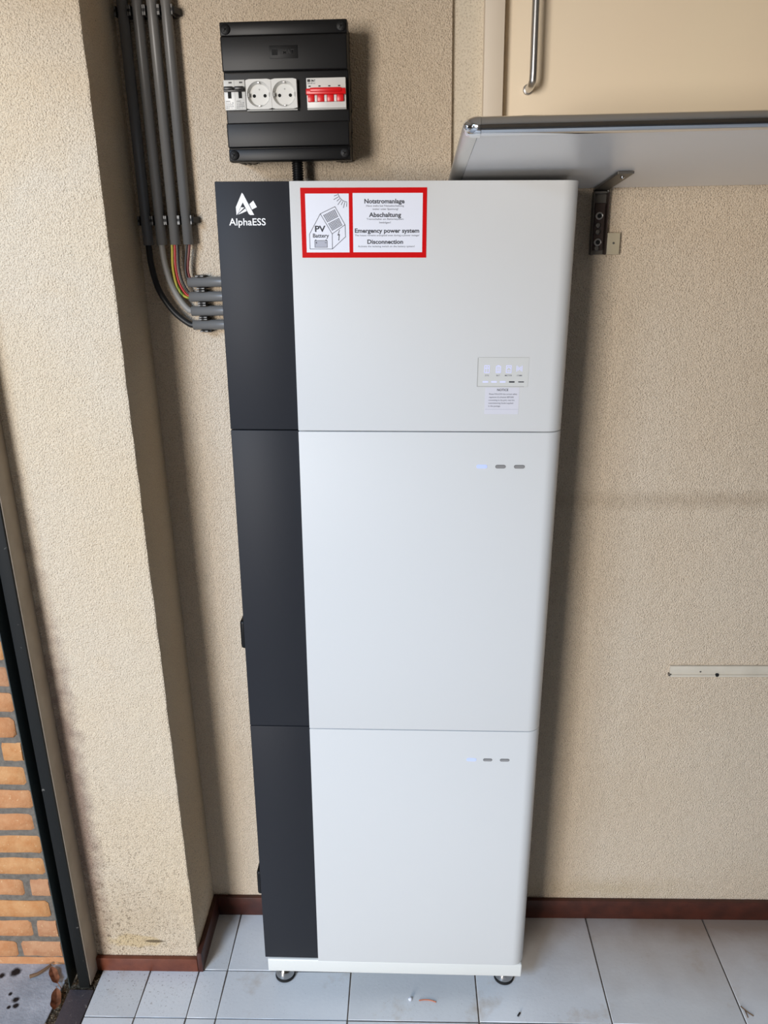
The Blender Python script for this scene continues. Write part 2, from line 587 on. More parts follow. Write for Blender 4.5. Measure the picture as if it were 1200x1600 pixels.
# threshold, dirt seam, concrete outside
struct(bobj('trim_3', (-0.783, -0.7235, -3.3, -0.005, -0.05, 0.001), mSILL, bev=0.002), 'dark bluestone threshold strip at the doorway')
bm = bm_new()
nx, ny = 10, 30
gv = [[bm.verts.new((-0.815 + 0.11 * i / nx, -0.35 + 0.42 * j / ny, -0.010 + random.uniform(-0.003, 0.004))) for j in range(ny + 1)] for i in range(nx + 1)]
for i in range(nx):
    for j in range(ny):
        bm.faces.new((gv[i][j], gv[i + 1][j], gv[i + 1][j + 1], gv[i][j + 1]))
for i in range(120):
    x_, y_ = random.choice([(random.uniform(-0.806, -0.785), random.uniform(-0.15, 0.05)), (random.uniform(-0.735, -0.72), random.uniform(-0.0, 0.045))])
    s_ = random.uniform(0.001, 0.0028)
    r_ = bmesh.ops.create_icosphere(bm, subdivisions=1, radius=s_)
    bmesh.ops.translate(bm, verts=r_['verts'], vec=(x_, y_, -0.005 + s_ * 0.5))
o = obj('dirt_seam', bm, mDIRT)
o['kind'] = 'stuff'
tag(o, 'loose dirt and grit filling the seam beside the threshold', 'dirt')
bm = bm_new()
prism(bm, [(-3.0, -3.5), (-0.806, -3.5), (-0.808, -0.09), (-0.804, 0.072), (-3.0, 0.072)], 'z', -0.10, -0.005, bev=0.002)
struct(obj('ground', bm, mCONC), 'grey concrete paving outside the doorway')

# brick wall outside, one object per brick
bw = bpy.data.objects.new('wall_outside', None)
COL.objects.link(bw)
bw.location = (-0.9, 0.07, 0)
struct(bw, 'orange brick wall with dark mortar outside the doorway')
BY = 0.070
bobj('mortar_bed', (-1.55 + .9, -0.795 + .9, 0.0050, 0.12, -0.08, 2.5), mMORTAR, bw)
RP = 0.0647
spec = {0: [(-0.930, -0.826), (-1.16, -0.941)], 1: [(-0.879, -0.828), (-1.10, -0.893)], 2: [(-1.05, -0.840)],
        3: [(-0.875, -0.826), (-1.10, -0.892)], 4: [(-1.04, -0.832)], 5: [(-1.035, -0.828)], 6: [(-1.05, -0.838)],
        7: [(-1.035, -0.828)], 8: [(-1.04, -0.833)], 9: [(-0.876, -0.828), (-1.09, -0.890)], 10: [(-1.045, -0.836)],
        11: [(-1.035, -0.828)], 12: [(-1.03, -0.826)], 13: [(-1.04, -0.826)]}
for k in range(-1, 38):
    zt = 0.0645 + RP * k
    if k == -1:
        row = [(-1.04, -0.81), (-1.27, -1.05)]
    elif k in spec:
        row = list(spec[k])
    else:
        row = [(-1.035, -0.828)] if k % 2 else [(-0.93, -0.828)]
    while row[-1][0] > -1.35:
        e = row[-1][0] - 0.013
        row.append((e - 0.208, e))
    for (a, b) in row:
        if a < -1.5:
            continue
        h = 0.050 if k >= 0 else 0.05
        top = zt if k >= 0 else 0.012
        z0 = top - h + random.uniform(-.0015, .0015)
        bm = bm_new()
        fy = random.uniform(-0.0015, 0.001)
        r_ = 0.005
        us = [0, .035] + [k_ / 6 for k_ in range(1, 6)] + [.965, 1]
        ws = [0, .14, .86, 1]
        t_ = top + random.uniform(-.0015, .0015)
        g = []
        for iu, u in enumerate(us):
            colv = []
            for iw, w in enumerate(ws):
                eu = iu in (0, len(us) - 1)
                ew = iw in (0, len(ws) - 1)
                x_ = a + (b - a) * u + random.uniform(-.0012, .0012) + (0.9)
                zz_ = z0 + (t_ - z0) * w + random.uniform(-.0013, .0013)
                if eu and ew:
                    x_ += 0.0035 * (1 if iu == 0 else -1)
                    zz_ += 0.0030 * (1 if iw == 0 else -1)
                colv.append(bm.verts.new((x_, fy + (r_ if (eu or ew) else 0) + random.uniform(-.0004, .0004), zz_)))
            g.append(colv)
        for iu in range(len(us) - 1):
            for iw in range(len(ws) - 1):
                bm.faces.new((g[iu][iw], g[iu + 1][iw], g[iu + 1][iw + 1], g[iu][iw + 1]))
        loop = [g[iu][0] for iu in range(len(us))] + [g[-1][iw] for iw in range(1, len(ws))] + [g[iu][-1] for iu in range(len(us) - 2, -1, -1)] + [g[0][iw] for iw in range(len(ws) - 2, 0, -1)]
        back = [bm.verts.new((v.co.x, 0.045, v.co.z)) for v in loop]
        for k_ in range(len(loop)):
            q_ = (k_ + 1) % len(loop)
            bm.faces.new((loop[q_], loop[k_], back[k_], back[q_]))
        bmesh.ops.recalc_face_normals(bm, faces=bm.faces[:])
        obj('brick', bm, random.choice(mBRICK), bw, smooth=True)

# cupboard door over the shelf
struct(bobj('trim_4', (0.187, 0.2225, D - 0.020, D + 0.05, 1.84, 2.5), mFRAMEW, bev=0.0015), 'cream painted frame post left of the cupboard door')
d1 = struct(bobj('door_1', (0.2255, 1.30, D + 0.008, D + 0.05, 1.86, 2.5), mCREAM, bev=0.004, seg=3), 'cream painted cupboard door above the shelf')
bm = bm_new()
hy = D - 0.040
tube(bm, smooth_path([(0.271, D + 0.009, 1.957), (0.2715, D - 0.018, 1.957), (0.2725, hy + 0.004, 1.961), (0.2735, hy, 1.975), (0.2735, hy, 2.05), (0.2735, hy, 2.2), (0.2735, hy, 2.36), (0.2735, hy + .004, 2.374), (0.2735, D - 0.018, 2.378), (0.2735, D + 0.009, 2.378)]), 0.0068, 16)
h = obj('handle', bm, mSTEEL, d1)
h['label'] = 'brushed steel bow handle'
bm = bm_new()
lathe(bm, [(0.0085, D + 0.004), (0.0095, D + 0.006), (0.0095, D + 0.010)], 'y', 20, (0.271, 0, 1.957))
obj('handle_collar', bm, mSTEEL, d1)

# ------------------------------------------------------------------ storage tower
UROT = (-0.00463, 0.01635, 0.00211)
UM = Euler(UROT, 'XYZ').to_matrix()
HW, XB = 0.305, -0.1783
ZT, Z1, Z2, ZB, ZP = 1.7945, 1.3689, 0.7316, 0.0908, 0.0528
RC = 0.030


def module(name, label, cat, z0, z1, dep, group=None):
    c = UM @ Vector((0, 0.1, z0))
    t = thing(name, label, cat, c, UROT, group)
    y_ = -0.1
    hgt = z1 - z0
    g = 0.0009
    prof = [(XB, y_), (HW - RC, y_)]
    for i in range(1, 13):
        a = PI / 2 * i / 12
        prof.append((HW - RC + RC * math.sin(a), y_ + RC - RC * math.cos(a)))
    prof += [(HW, y_ + 0.06), (XB, y_ + 0.06)]
    bm = bm_new()
    prism(bm, prof, 'z', g, hgt - g, bev=0.0012)
    cv = obj('front_cover', bm, mWHITE, t, smooth=True)
    cv['label'] = 'white front cover with rounded right edge'
    sp = bobj('side_panel', (-HW, XB - 0.0008, y_ + 0.008, y_ + 0.06, g, hgt - g), mCHAR, t, bev=0.0012)
    sp['label'] = 'charcoal panel down the left side'
    bobj('body', (-HW + 0.002, HW - 0.002, y_ + 0.06, y_ + dep, 0, hgt), mBODY, t, bev=0.001)
    return t


def pill(bm, x0, x1, zc, hgt, y0, y1, n=8):
    r = hgt / 2
    pts = []
    for i in range(n + 1):
        a = -PI / 2 + PI * i / n
        pts.append((x1 - r + r * math.cos(a), zc + r * math.sin(a)))
    for i in range(n + 1):
        a = PI / 2 + PI * i / n
        pts.append((x0 + r + r * math.cos(a), zc + r * math.sin(a)))
    prism(bm, pts, 'y', y0, y1)


def status_lights(t, z, spans):
    for i, (a, b) in enumerate(spans):
        bm = bm_new()
        pill(bm, a, b, z, 0.0068, -0.1006, -0.099)
        f = obj('status_light', bm, mLED if i == 0 else mLEDRIM, t)
        f['label'] = 'glowing pale blue status light' if i == 0 else 'unlit grey status light'
        if i:
            bm = bm_new()
            pill(bm, a + 0.0016, b - 0.0006, z - 0.0004, 0.0042, -0.1010, -0.1)
            obj('lens', bm, mLEDOFF, f)


def grip(t, z0, z1):
    bm = bm_new()
    box(bm, -HW - 0.012, -HW + 0.001, -0.075, -0.035, z0, z1, bev=0.006, seg=3)
    obj('grip', bm, mBLACKP, t, smooth=True)


# plinth
bc = UM @ Vector((0, 0.1, ZP))
pl = thing('plinth', 'white plinth on small chrome feet under the lowest battery module', 'plinth', bc, UROT)
bm = bm_new()
box(bm, -HW + 0.006, HW - 0.004, -0.097, 0.06, 0.0, ZB - ZP, bev=0.004, seg=3)
obj('plinth_body', bm, mPLINTH, pl, smooth=True)
for fx in (-0.266, 0.266):
    for fy in (0.044, 0.135):
        zl = -(UM[2][0] * fx + UM[2][1] * fy) / UM[2][2]
        q = zl - ZP
        bm = bm_new()
        lathe(bm, [(0.0225, q + 0.004), (0.0226, q + 0.012), (0.0210, q + 0.022), (0.0170, q + 0.030), (0.012, q + 0.035), (0.010, q + 0.037), (0.010, 0.001)], 'z', 28, (fx, fy - 0.1, 0))
        ft = obj('foot', bm, mFOOT, pl)
        bm = bm_new()
        lathe(bm, [(0.022, q), (0.0240, q + 0.002), (0.0240, q + 0.006), (0.0226, q + 0.0075)], 'z', 28, (fx, fy - 0.1, 0))
        obj('rubber_ring', bm, mRUBBER, ft)

b2 = module('battery_module', 'lower white and charcoal battery module standing on the plinth', 'battery', ZB, Z2, 0.2, 'stacked battery modules')
status_lights(b2, 0.6613 - ZB, [(0.1521, 0.1726), (0.1868, 0.2060), (0.2221, 0.2422)])
grip(b2, 0.262 - ZB, 0.328 - ZB)
b1 = module('battery_module', 'upper white and charcoal battery module under the inverter', 'battery', Z2, Z1, 0.2, 'stacked battery modules')
status_lights(b1, 1.3037 - Z2, [(0.1497, 0.1694), (0.1842, 0.2035), (0.2186, 0.2386)])
grip(b1, 0.9035 - Z2, 0.967 - Z2)
iv = module('inverter', 'white and charcoal inverter with logo and red warning sign, top of the tower', 'inverter', Z1, ZT, 0.16)

# logo on the charcoal panel
ly = -0.1 + 0.008 - 0.0002
o_ = lambda p: (p[0], p[1] - Z1)
bm = bm_new()
poly(bm, [o_(p) for p in [(-0.2598, 1.7758), (-0.2578, 1.7740), (-0.2408, 1.7409), (-0.2475, 1.7407), (-0.2500, 1.7425), (-0.2592, 1.7607), (-0.2690, 1.7424), (-0.2709, 1.7405), (-0.2712, 1.7535)]], ly)
lg = obj('logo', bm, mLOGO, iv)
lg['label'] = 'white company emblem and lettering'
bm = bm_new()
poly(bm, [o_(p) for p in [(-0.2481, 1.7580), (-0.2412, 1.7636), (-0.2355, 1.7533), (-0.2440, 1.7494)]], ly)
obj('emblem_square', bm, mLOGO, lg)
bm = bm_new()
poly(bm, [o_(p) for p in [(-0.2683, 1.7428), (-0.2625, 1.7530), (-0.2568, 1.7528)]], ly)
poly(bm, [o_(p) for p in [(-0.2688, 1.7414), (-0.2552, 1.7512), (-0.2533, 1.7470), (-0.2620, 1.7435)]], ly)
obj('emblem_wing', bm, mLOGO, lg)
text('lettering', 'AlphaESS', -0.2843, -0.2218, 1.7244 - Z1, 0.0112, ly - 0.0002, mLOGO, lg, 0.012)

# warning sign
bm = bm_new()
box(bm, -0.1603, 0.0507, -0.1008, -0.0998, 1.6720 - Z1, 1.7830 - Z1)
sg = obj('warning_sign', bm, mRED, iv)
sg['label'] = 'white warning sticker with thick red border'
y1 = -0.1008
bobj('sign_panel', (-0.1524, -0.0795, y1 - 0.0002, y1, 1.6806 - Z1, 1.7738 - Z1), mSIGNW, sg)
bobj('sign_panel', (-0.0730, 0.0438, y1 - 0.0002, y1, 1.6808 - Z1, 1.7745 - Z1), mSIGNW, sg)
y2 = y1 - 0.0003
for s, a, b, z, c, m, bo in [
    ('Notstromanlage', -0.0535, 0.0135, 1.7585, 0.0068, mINK, 0.030),
    ('Haus steht bei Netzabschaltung', -0.0505, 0.0125, 1.7533, 0.0027, mINK2, 0.010),
    ('weiter unter Spannung!', -0.0400, 0.0030, 1.7482, 0.0028, mINK2, 0.010),
    ('Abschaltung', -0.0460, 0.0080, 1.7372, 0.0068, mINK, 0.030),
    ('Trennschalter am Batteriesystem', -0.0500, 0.0120, 1.7325, 0.0027, mINK2, 0.010),
    ('bet\u00e4tigen!', -0.0285, -0.0095, 1.7270, 0.0029, mINK2, 0.010),
    ('Emergency power system', -0.0700, 0.0385, 1.7122, 0.0066, mINK, 0.030),
    ('The house remains energised even during a power outage!', -0.0700, 0.0388, 1.7067, 0.0027, mINK2, 0.010),
    ('Disconnection', -0.0490, 0.0115, 1.6945, 0.0066, mINK, 0.030),
    ('Activate the isolating switch on the battery system!', -0.0650, 0.0310, 1.6890, 0.0027, mINK2, 0.010)]:
    text('lettering', s, a, b, z - Z1, c, y2, m, sg, bo)
HP = dict(a=(-0.1468, 1.7100), b=(-0.1278, 1.7422), c=(-0.1084, 1.7104), d=(-0.1085, 1.6862), e=(-0.1467, 1.6862), f=(-0.1029, 1.7534), g=(-0.0864, 1.7248), h=(-0.0859, 1.7057))
HP = {k: o_(v) for k, v in HP.items()}
bm = bm_new()
lw = 0.0008
stroke(bm, [HP['a'], HP['b'], HP['c'], HP['d'], HP['e']], lw, y2, close=True)
stroke(bm, [HP['b'], HP['f'], HP['g'], HP['h'], HP['d']], lw, y2)
stroke(bm, [HP['c'], HP['g']], lw, y2)
obj('house_drawing', bm, mINK, sg)
# solar panels on the drawn roof
Pq = [Vector(o_(p)) for p in ((-0.1234, 1.7400), (-0.1030, 1.7496), (-0.0905, 1.7240), (-0.1083, 1.7151))]
bil = lambda u, v: (Pq[0] * (1 - u) * (1 - v) + Pq[1] * u * (1 - v) + Pq[2] * u * v + Pq[3] * (1 - u) * v)
bm = bm_new()
for v0, v1 in ((0, .47), (.53, 1)):
    nu, nv = 8, 6
    for i in range(nu):
        for j in range(nv):
            a0, a1 = (i + .12) / nu, (i + .88) / nu
            b0, b1 = v0 + (v1 - v0) * (j + .12) / nv, v0 + (v1 - v0) * (j + .88) / nv
            bm.faces.new([bm.verts.new((q.x, y2, q.y)) for q in (bil(a0, b0), bil(a1, b0), bil(a1, b1), bil(a0, b1))])
obj('solar_panel_drawing', bm, mINK2, sg)
text('lettering', 'PV', -0.1374, -0.1195, 1.7139 - Z1, 0.0094, y2, mINK, sg, 0.030)
text('lettering', 'Battery', -0.1411, -0.1139, 1.7046 - Z1, 0.0062, y2, mINK, sg, 0.022)
bt = bobj('battery_drawing', (-0.1383, -0.1172, y2, y1 - 0.0001, 1.6888 - Z1, 1.6998 - Z1), mSIGNG, sg)
bm = bm_new()
stroke(bm, [o_(p) for p in ((-0.1383, 1.6888), (-0.1172, 1.6888), (-0.1172, 1.6998), (-0.1383, 1.6998))], 0.0006, y2 - 0.0001, close=True)
for bx in (-0.1365, -0.1190):
    poly(bm, [o_(p) for p in ((bx - .001, 1.6998), (bx + .001, 1.6998), (bx + .001, 1.7012), (bx - .001, 1.7012))], y2)
stroke(bm, [o_((-0.1366, 1.6962)), o_((-0.1346, 1.6962))], 0.0007, y2 - 0.0002)
stroke(bm, [o_((-0.1356, 1.6972)), o_((-0.1356, 1.6952))], 0.0007, y2 - 0.0002)
stroke(bm, [o_((-0.1210, 1.6962)), o_((-0.1188, 1.6962))], 0.0007, y2 - 0.0002)
obj('battery_outline', bm, mINK, sg)
bm = bm_new()
poly(bm, [o_(p) for p in ((-0.0953, 1.7168), (-0.0962, 1.7168), (-0.0996, 1.7078), (-0.0973, 1.7082), (-0.0978, 1.7015), (-0.0984, 1.7015), (-0.0975, 1.6992), (-0.0962, 1.7015), (-0.0968, 1.7015), (-0.0955, 1.7100), (-0.0978, 1.7096))], y2)
obj('lightning_drawing', bm, mINK, sg)
bm = bm_new()
sc = Vector((-0.0808, 1.7775 - Z1))
arc = []
for i in range(9):
    a = math.radians(192 + 72 * i / 8)
    arc.append((sc.x + 0.0170 * math.cos(a), sc.y + 0.0170 * math.sin(a)))
arc = [(min(p[0], -0.0800), min(p[1], 1.7736 - Z1)) for p in arc]
stroke(bm, arc, 0.0008, y2)
for i in range(7):
    a = math.radians(198 + 66 * i / 6)
    r0, r1 = 0.0185, 0.0240 if i % 2 == 0 else 0.0270
    stroke(bm, [(sc.x + r0 * math.cos(a), sc.y + r0 * math.sin(a)), (sc.x + r1 * math.cos(a), sc.y + r1 * math.sin(a))], 0.0008, y2)
obj('sun_drawing', bm, mINK, sg)

# display panel
dp = bobj('display_panel', (0.1455, 0.2358, -0.1004, -0.0995, 1.4522 - Z1, 1.5038 - Z1), mFILM, iv, bev=0.0003, seg=1)
dp['label'] = 'flush display film with glowing icons'
dy = -0.1004
z_ = lambda z: z - Z1
bobj('edge_shade', (0.1449, 0.1462, dy - 0.0001, dy, z_(1.4520), z_(1.5036)), mLINE, dp)  # grey strips painting the shade along the panel's recessed border
bobj('edge_shade', (0.1449, 0.2290, dy - 0.0001, dy, z_(1.4518), z_(1.4528)), mLINE, dp)
bobj('edge_shade', (0.1470, 0.2358, dy - 0.0001, dy, z_(1.5034), z_(1.5039)), mLINE, dp)
dt = dy - 0.0002


def icon(kind, cx, cz):
    cz -= Z1
    bm = bm_new()
    w = 0.0011
    if kind == 0:
        stroke(bm, [(cx - .0042, cz - .0062), (cx + .0042, cz - .0062), (cx + .0042, cz + .0062), (cx - .0042, cz + .0062)], w, dt, close=True)
        stroke(bm, [(cx - .0042, cz + .0018), (cx + .0042, cz + .0018)], w, dt)
        stroke(bm, [(cx, cz - .006), (cx, cz + .006)], w, dt)
    elif kind == 1:
        stroke(bm, [(cx - .0038, cz - .0062), (cx + .0038, cz - .0062), (cx + .0038, cz + .005), (cx - .0038, cz + .005)], w, dt, close=True)
        stroke(bm, [(cx - .0015, cz + .0062), (cx + .0015, cz + .0062)], w, dt)
        for k in (-.004, -.001, .002):
            stroke(bm, [(cx - .002, cz + k), (cx + .002, cz + k)], w, dt)
    elif kind == 2:
        stroke(bm, [(cx - .0042, cz - .0062), (cx + .0042, cz - .0062), (cx + .0042, cz + .0062), (cx - .0042, cz + .0062)], w, dt, close=True)
        stroke(bm, [(cx - .0028, cz + .001), (cx - .0014, cz + .0034), (cx + .0014, cz + .0034), (cx + .0028, cz + .001)], w, dt)
        stroke(bm, [(cx - .0016, cz - .003), (cx + .0016, cz - .003)], w, dt)
    else:
        for k, hh in ((-.0045, .006), (-.0022, .0045), (0, .003), (.0022, .0045), (.0045, .006)):
            stroke(bm, [(cx + k, cz - hh + .001), (cx + k, cz + hh - .001)], w * .9, dt)
    obj('icon', bm, mICON, dp)


for k, (cx, cz) in enumerate(((0.1617, 1.4833), (0.1820, 1.4833), (0.2003, 1.4834), (0.2191, 1.4844))):
    icon(k, cx, cz)
for s, a, b in (('SYS', 0.1585, 0.1655), ('BAT', 0.1788, 0.1852), ('METER', 0.1940, 0.2065), ('COMM', 0.2150, 0.2240)):
    text('lettering', s, a, b, z_(1.4708), 0.0026, dt, mINK2, dp, 0.004)
for k, cx in enumerate((0.1598, 0.1751, 0.1906, 0.2067, 0.2232)):
    bm = bm_new()
    hgt = 0.0026 if k < 4 else 0.0018
    pill(bm, cx - 0.0052, cx + 0.0052, z_(1.4606), hgt, dt - 0.0001, dy)
    o = obj('level_bar', bm, mICON if k < 3 else mINK, dp)
    o['label'] = 'lit level bar' if k < 3 else 'dark level bar'

nt = bobj('notice_sticker', (0.1600, 0.2210, -0.1003, -0.0998, z_(1.4020), z_(1.4505)), mPAPER, iv)
nt['label'] = 'small notice sticker with fine print'
ny_ = -0.1005
bobj('fold_line', (0.1610, 0.2205, ny_, -0.1002, z_(1.4108), z_(1.4112)), mSIGNG, nt)
text('lettering', 'NOTICE', 0.1813, 0.2013, z_(1.4443), 0.0040, ny_, mINK, nt, 0.018)
for s, a, b, z in (('Please FOLLOW the correct safety', 0.1673, 0.2174, 1.4375), ('regulation & schedule BEFORE', 0.1673, 0.2115, 1.4319),
                   ('connecting to the grid, read the', 0.1668, 0.2130, 1.4265), ('commissioning Guide supplied', 0.1668, 0.2110, 1.4211),
                   ('in this package', 0.1668, 0.1880, 1.4157)):
    text('lettering', s, a, b, z_(z), 0.0026, ny_, mINK2, nt, 0.006)

# ------------------------------------------------------------------ fuse box
FX, FZ, F = -0.1635, 1.837, D - 0.100
fb = thing('fuse_box', 'black wall fuse box with sockets and a red switch above the tower', 'fuse box', (FX, D, FZ))


def fbox(name, x0, x1, y0, y1, z0, z1, m, par=None, bev=0.001, seg=2):
    return bobj(name, (x0 - FX, x1 - FX, y0 - D, y1 - D, z0 - FZ, z1 - FZ), m, par or fb, bev=bev, seg=seg)


L_, R_ = -0.2735, -0.0535
top = 2.058
fz = lambda fr: top - 0.221 * fr
# base tray with an open cable entry below
bm = bm_new()
for d in ((L_ + .003, R_ - .003, F + .030, D, FZ + .018, top - .002), (L_ + .003, L_ + .034, F + .030, D, FZ + .003, FZ + .02),
          (R_ - .034, R_ - .003, F + .030, D, FZ + .003, FZ + .02), (L_ + .003, R_ - .003, F + .030, F + .036, FZ + .003, FZ + .02)):
    box(bm, d[0] - FX, d[1] - FX, d[2] - D, d[3] - D, d[4] - FZ, d[5] - FZ, bev=0.001)
obj('base_tray', bm, mBLACKP, fb, smooth=True)
fbox('cable_entry', L_ + .036, R_ - .036, F + .040, D - .004, FZ + .012, FZ + .0185, mBLACKP2)
for k in range(3):
    fbox('side_rib', R_ - .0035, R_ - .0005, F + .036, D - .02, FZ + .05 + .035 * k, FZ + .072 + .035 * k, mBLACKP)
for k in range(2):
    fbox('side_rib', L_ + .012 + .009 * k, L_ + .016 + .009 * k, F + .036, D - .01, FZ + .0005, FZ + .004, mBLACKP)
    fbox('side_rib', R_ - .016 - .009 * k, R_ - .012 - .009 * k, F + .036, D - .01, FZ + .0005, FZ + .004, mBLACKP)
fbox('lid', L_, R_, F + .010, F + .032, FZ, top, mBLACKP, bev=0.0025, seg=3)
fbox('top_strip', L_ + .0005, R_ - .0005, F + .003, F + .012, fz(.100), fz(.004), mBLACKP, bev=0.002)
fbox('bottom_strip', L_ + .0005, R_ - .0005, F + .003, F + .012, fz(.996), fz(.905), mBLACKP, bev=0.002)
uc = fbox('upper_cover', L_ + .001, R_ - .001, F - .002, F + .012, fz(.352), fz(.104), mBLACKP, bev=0.0025, seg=3)
fbox('lower_cover', L_ + .001, R_ - .001, F - .002, F + .012, fz(.898), fz(.715), mBLACKP, bev=0.0025, seg=3)
# badge
bg_ = fbox('badge', -0.1885, -0.1395, F - .0026, F - .001, fz(.268), fz(.178), mBLACKP2, bev=0.0004)
fbox('badge_mark', -0.1845, -0.1745, F - .0029, F - .002, fz(.245), fz(.205), mHOLE, bg_, bev=0)
t_ = text_bm('EMAT', -0.170, -0.146, fz(.240), 0.0075, F - .0028, 0.01)
for v in t_.verts:
    v.co -= Vector((FX, D, FZ))
obj('badge_lettering', t_, mBLACKP, bg_)
for sx, sz in ((L_ + .0105, fz(.055)), (R_ - .0105, fz(.052)), (L_ + .0105, fz(.95)), (R_ - .0105, fz(.95))):
    bm = bm_new()
    lathe(bm, [(0.0082, F + .004 - D), (0.0082, F + .0012 - D), (0.0070, F + .0004 - D)], 'y', 24, (sx - FX, 0, sz - FZ))
    s_ = obj('screw', bm, mBLACKP2, fb, smooth=True)
    bm = bm_new()
    box(bm, sx - FX - .005, sx - FX + .005, F - .0001 - D, F + .001 - D, sz - FZ - .0009, sz - FZ + .0009)
    box(bm, sx - FX - .0009, sx - FX + .0009, F - .0001 - D, F + .001 - D, sz - FZ - .005, sz - FZ + .005)
    bmesh.ops.rotate(bm, verts=bm.verts[:], cent=(sx - FX, 0, sz - FZ), matrix=Matrix.Rotation(0.6, 3, 'Y'))
    obj('screw_slot', bm, mHOLE, s_)

ZD0, ZD1 = 1.9205, 1.9680


def ftext(s, a, b, z, c, y, m, par, bold=0.0):
    t_ = text_bm(s, a, b, z, c, y, bold)
    for v in t_.verts:
        v.co -= Vector((FX, D, FZ))
    return obj('lettering', t_, m, par)


# double breaker at the left
bk = fbox('circuit_breaker', -0.2725, -0.2352, F - .001, F + .012, ZD0, ZD1, mDEVW, bev=0.0008)
bk['label'] = 'white double circuit breaker with black toggles'
fbox('breaker_step', -0.2725, -0.2352, F - .004, F - .0005, ZD0 + .0285, ZD0 + .0335, mTOG, bk, bev=0.0008)
for k in range(2):
    x0 = -0.2725 + .01865 * k
    fbox('toggle', x0 + .0015, x0 + .0171, F - .009, F - .001, ZD0 + .031, ZD0 + .0365, mTOG, bk, bev=0.0012)
    fbox('toggle_slot', x0 + .0065, x0 + .0125, F - .0014, F - .0005, ZD0 + .0185, ZD0 + .030, mHOLE, bk, bev=0)
    fbox('indicator', x0 + .009, x0 + .0145, F - .0013, F - .0005, ZD1 - .0055, ZD1 - .0030, mTOG, bk, bev=0)
    for q, (s, w) in enumerate((('DB60H', .008), ('C16 B', .0135), ('230V', .0130), ('6000', .0135), ('IEC 1', .010))):
        ftext(s, x0 + .002, x0 + .002 + w, ZD0 + .0133 - .0027 * q, 0.0016, F - .0013, mINK2, bk)
fbox('breaker_seam', -0.2540, -0.2536, F - .0013, F - .0005, ZD0, ZD1, mDEVG, bk, bev=0)

for k, (xa, xb_) in enumerate(((-0.2340, -0.1896), (-0.1892, -0.1448))):
    bm = bm_new()
    cx, cz = (xa + xb_) / 2 - FX, (ZD0 + ZD1) / 2 + .0005 - FZ
    hw_, hh = (xb_ - xa) / 2, (ZD1 - ZD0) / 2
    R0 = 0.0205
    y0 = F - .001 - D
    # square plate with a sunken round well
    n = 32
    rim = [bm.verts.new((cx + R0 * math.cos(2 * PI * i / n), y0, cz + R0 * math.sin(2 * PI * i / n))) for i in range(n)]

    def sq(i):
        a = 2 * PI * i / n
        c, s = math.cos(a), math.sin(a)
        m = 1 / max(abs(c) / hw_, abs(s) / hh)
        return (cx + c * m, cz + s * m)
    outer = [bm.verts.new((sq(i)[0], y0, sq(i)[1])) for i in range(n)]
    outb = [bm.verts.new((sq(i)[0], y0 + .013, sq(i)[1])) for i in range(n)]
    w1 = [bm.verts.new((cx + (R0 - .0012) * math.cos(2 * PI * i / n), y0 + .004, cz + (R0 - .0012) * math.sin(2 * PI * i / n))) for i in range(n)]
    w2 = [bm.verts.new((cx + (R0 - .0035) * math.cos(2 * PI * i / n), y0 + .0095, cz + (R0 - .0035) * math.sin(2 * PI * i / n))) for i in range(n)]
    for A_, B_ in ((outb, outer), (outer, rim), (rim, w1), (w1, w2)):
        for i in range(n):
            bm.faces.new((A_[i], A_[(i + 1) % n], B_[(i + 1) % n], B_[i]))
    bm.faces.new(w2)
    bmesh.ops.recalc_face_normals(bm, faces=bm.faces[:])
    so = obj('socket_outlet', bm, mDEVW, fb)
    so['label'] = ('left' if k == 0 else 'right') + ' white round earthed socket outlet'
    for dx in (-.0095, .0095):
        bm = bm_new()
        lathe(bm, [(0.0028, y0 + .0098), (0.0028, y0 + .0090)], 'y', 16, (cx + dx, 0, cz - .0015))
        obj('pin_hole', bm, mHOLE, so)
    for sgn in (-1, 1):
        bm = bm_new()
        box(bm, cx - .0022, cx + .0022, y0 + .001, y0 + .009, cz + sgn * (R0 - .0022) - .0016, cz + sgn * (R0 - .0022) + .0016, bev=0.0006)
        obj('earth_clip', bm, mSTEEL, so)
    for sgn in (-1, 1):
        bm = bm_new()
        box(bm, cx + sgn * (R0 - .002) - .0014, cx + sgn * (R0 - .002) + .0014, y0 + .002, y0 + .009, cz - .0040, cz + .0025, bev=0.0005)
        obj('guide_rib', bm, mDEVG, so)
    bm = bm_new()
    lathe(bm, [(0.0014, y0 + .0097), (0.0014, y0 + .0091)], 'y', 12, (cx, 0, cz + .0085))
    obj('centre_screw', bm, mDEVG, so)
    bm = bm_new()
    box(bm, cx - hw_, cx + hw_, y0 + .001, y0 + .013, cz - .0005 - hh - .0022, cz - .0005 - hh, bev=0.0004)
    obj('bottom_ledge', bm, mDEVG, so)

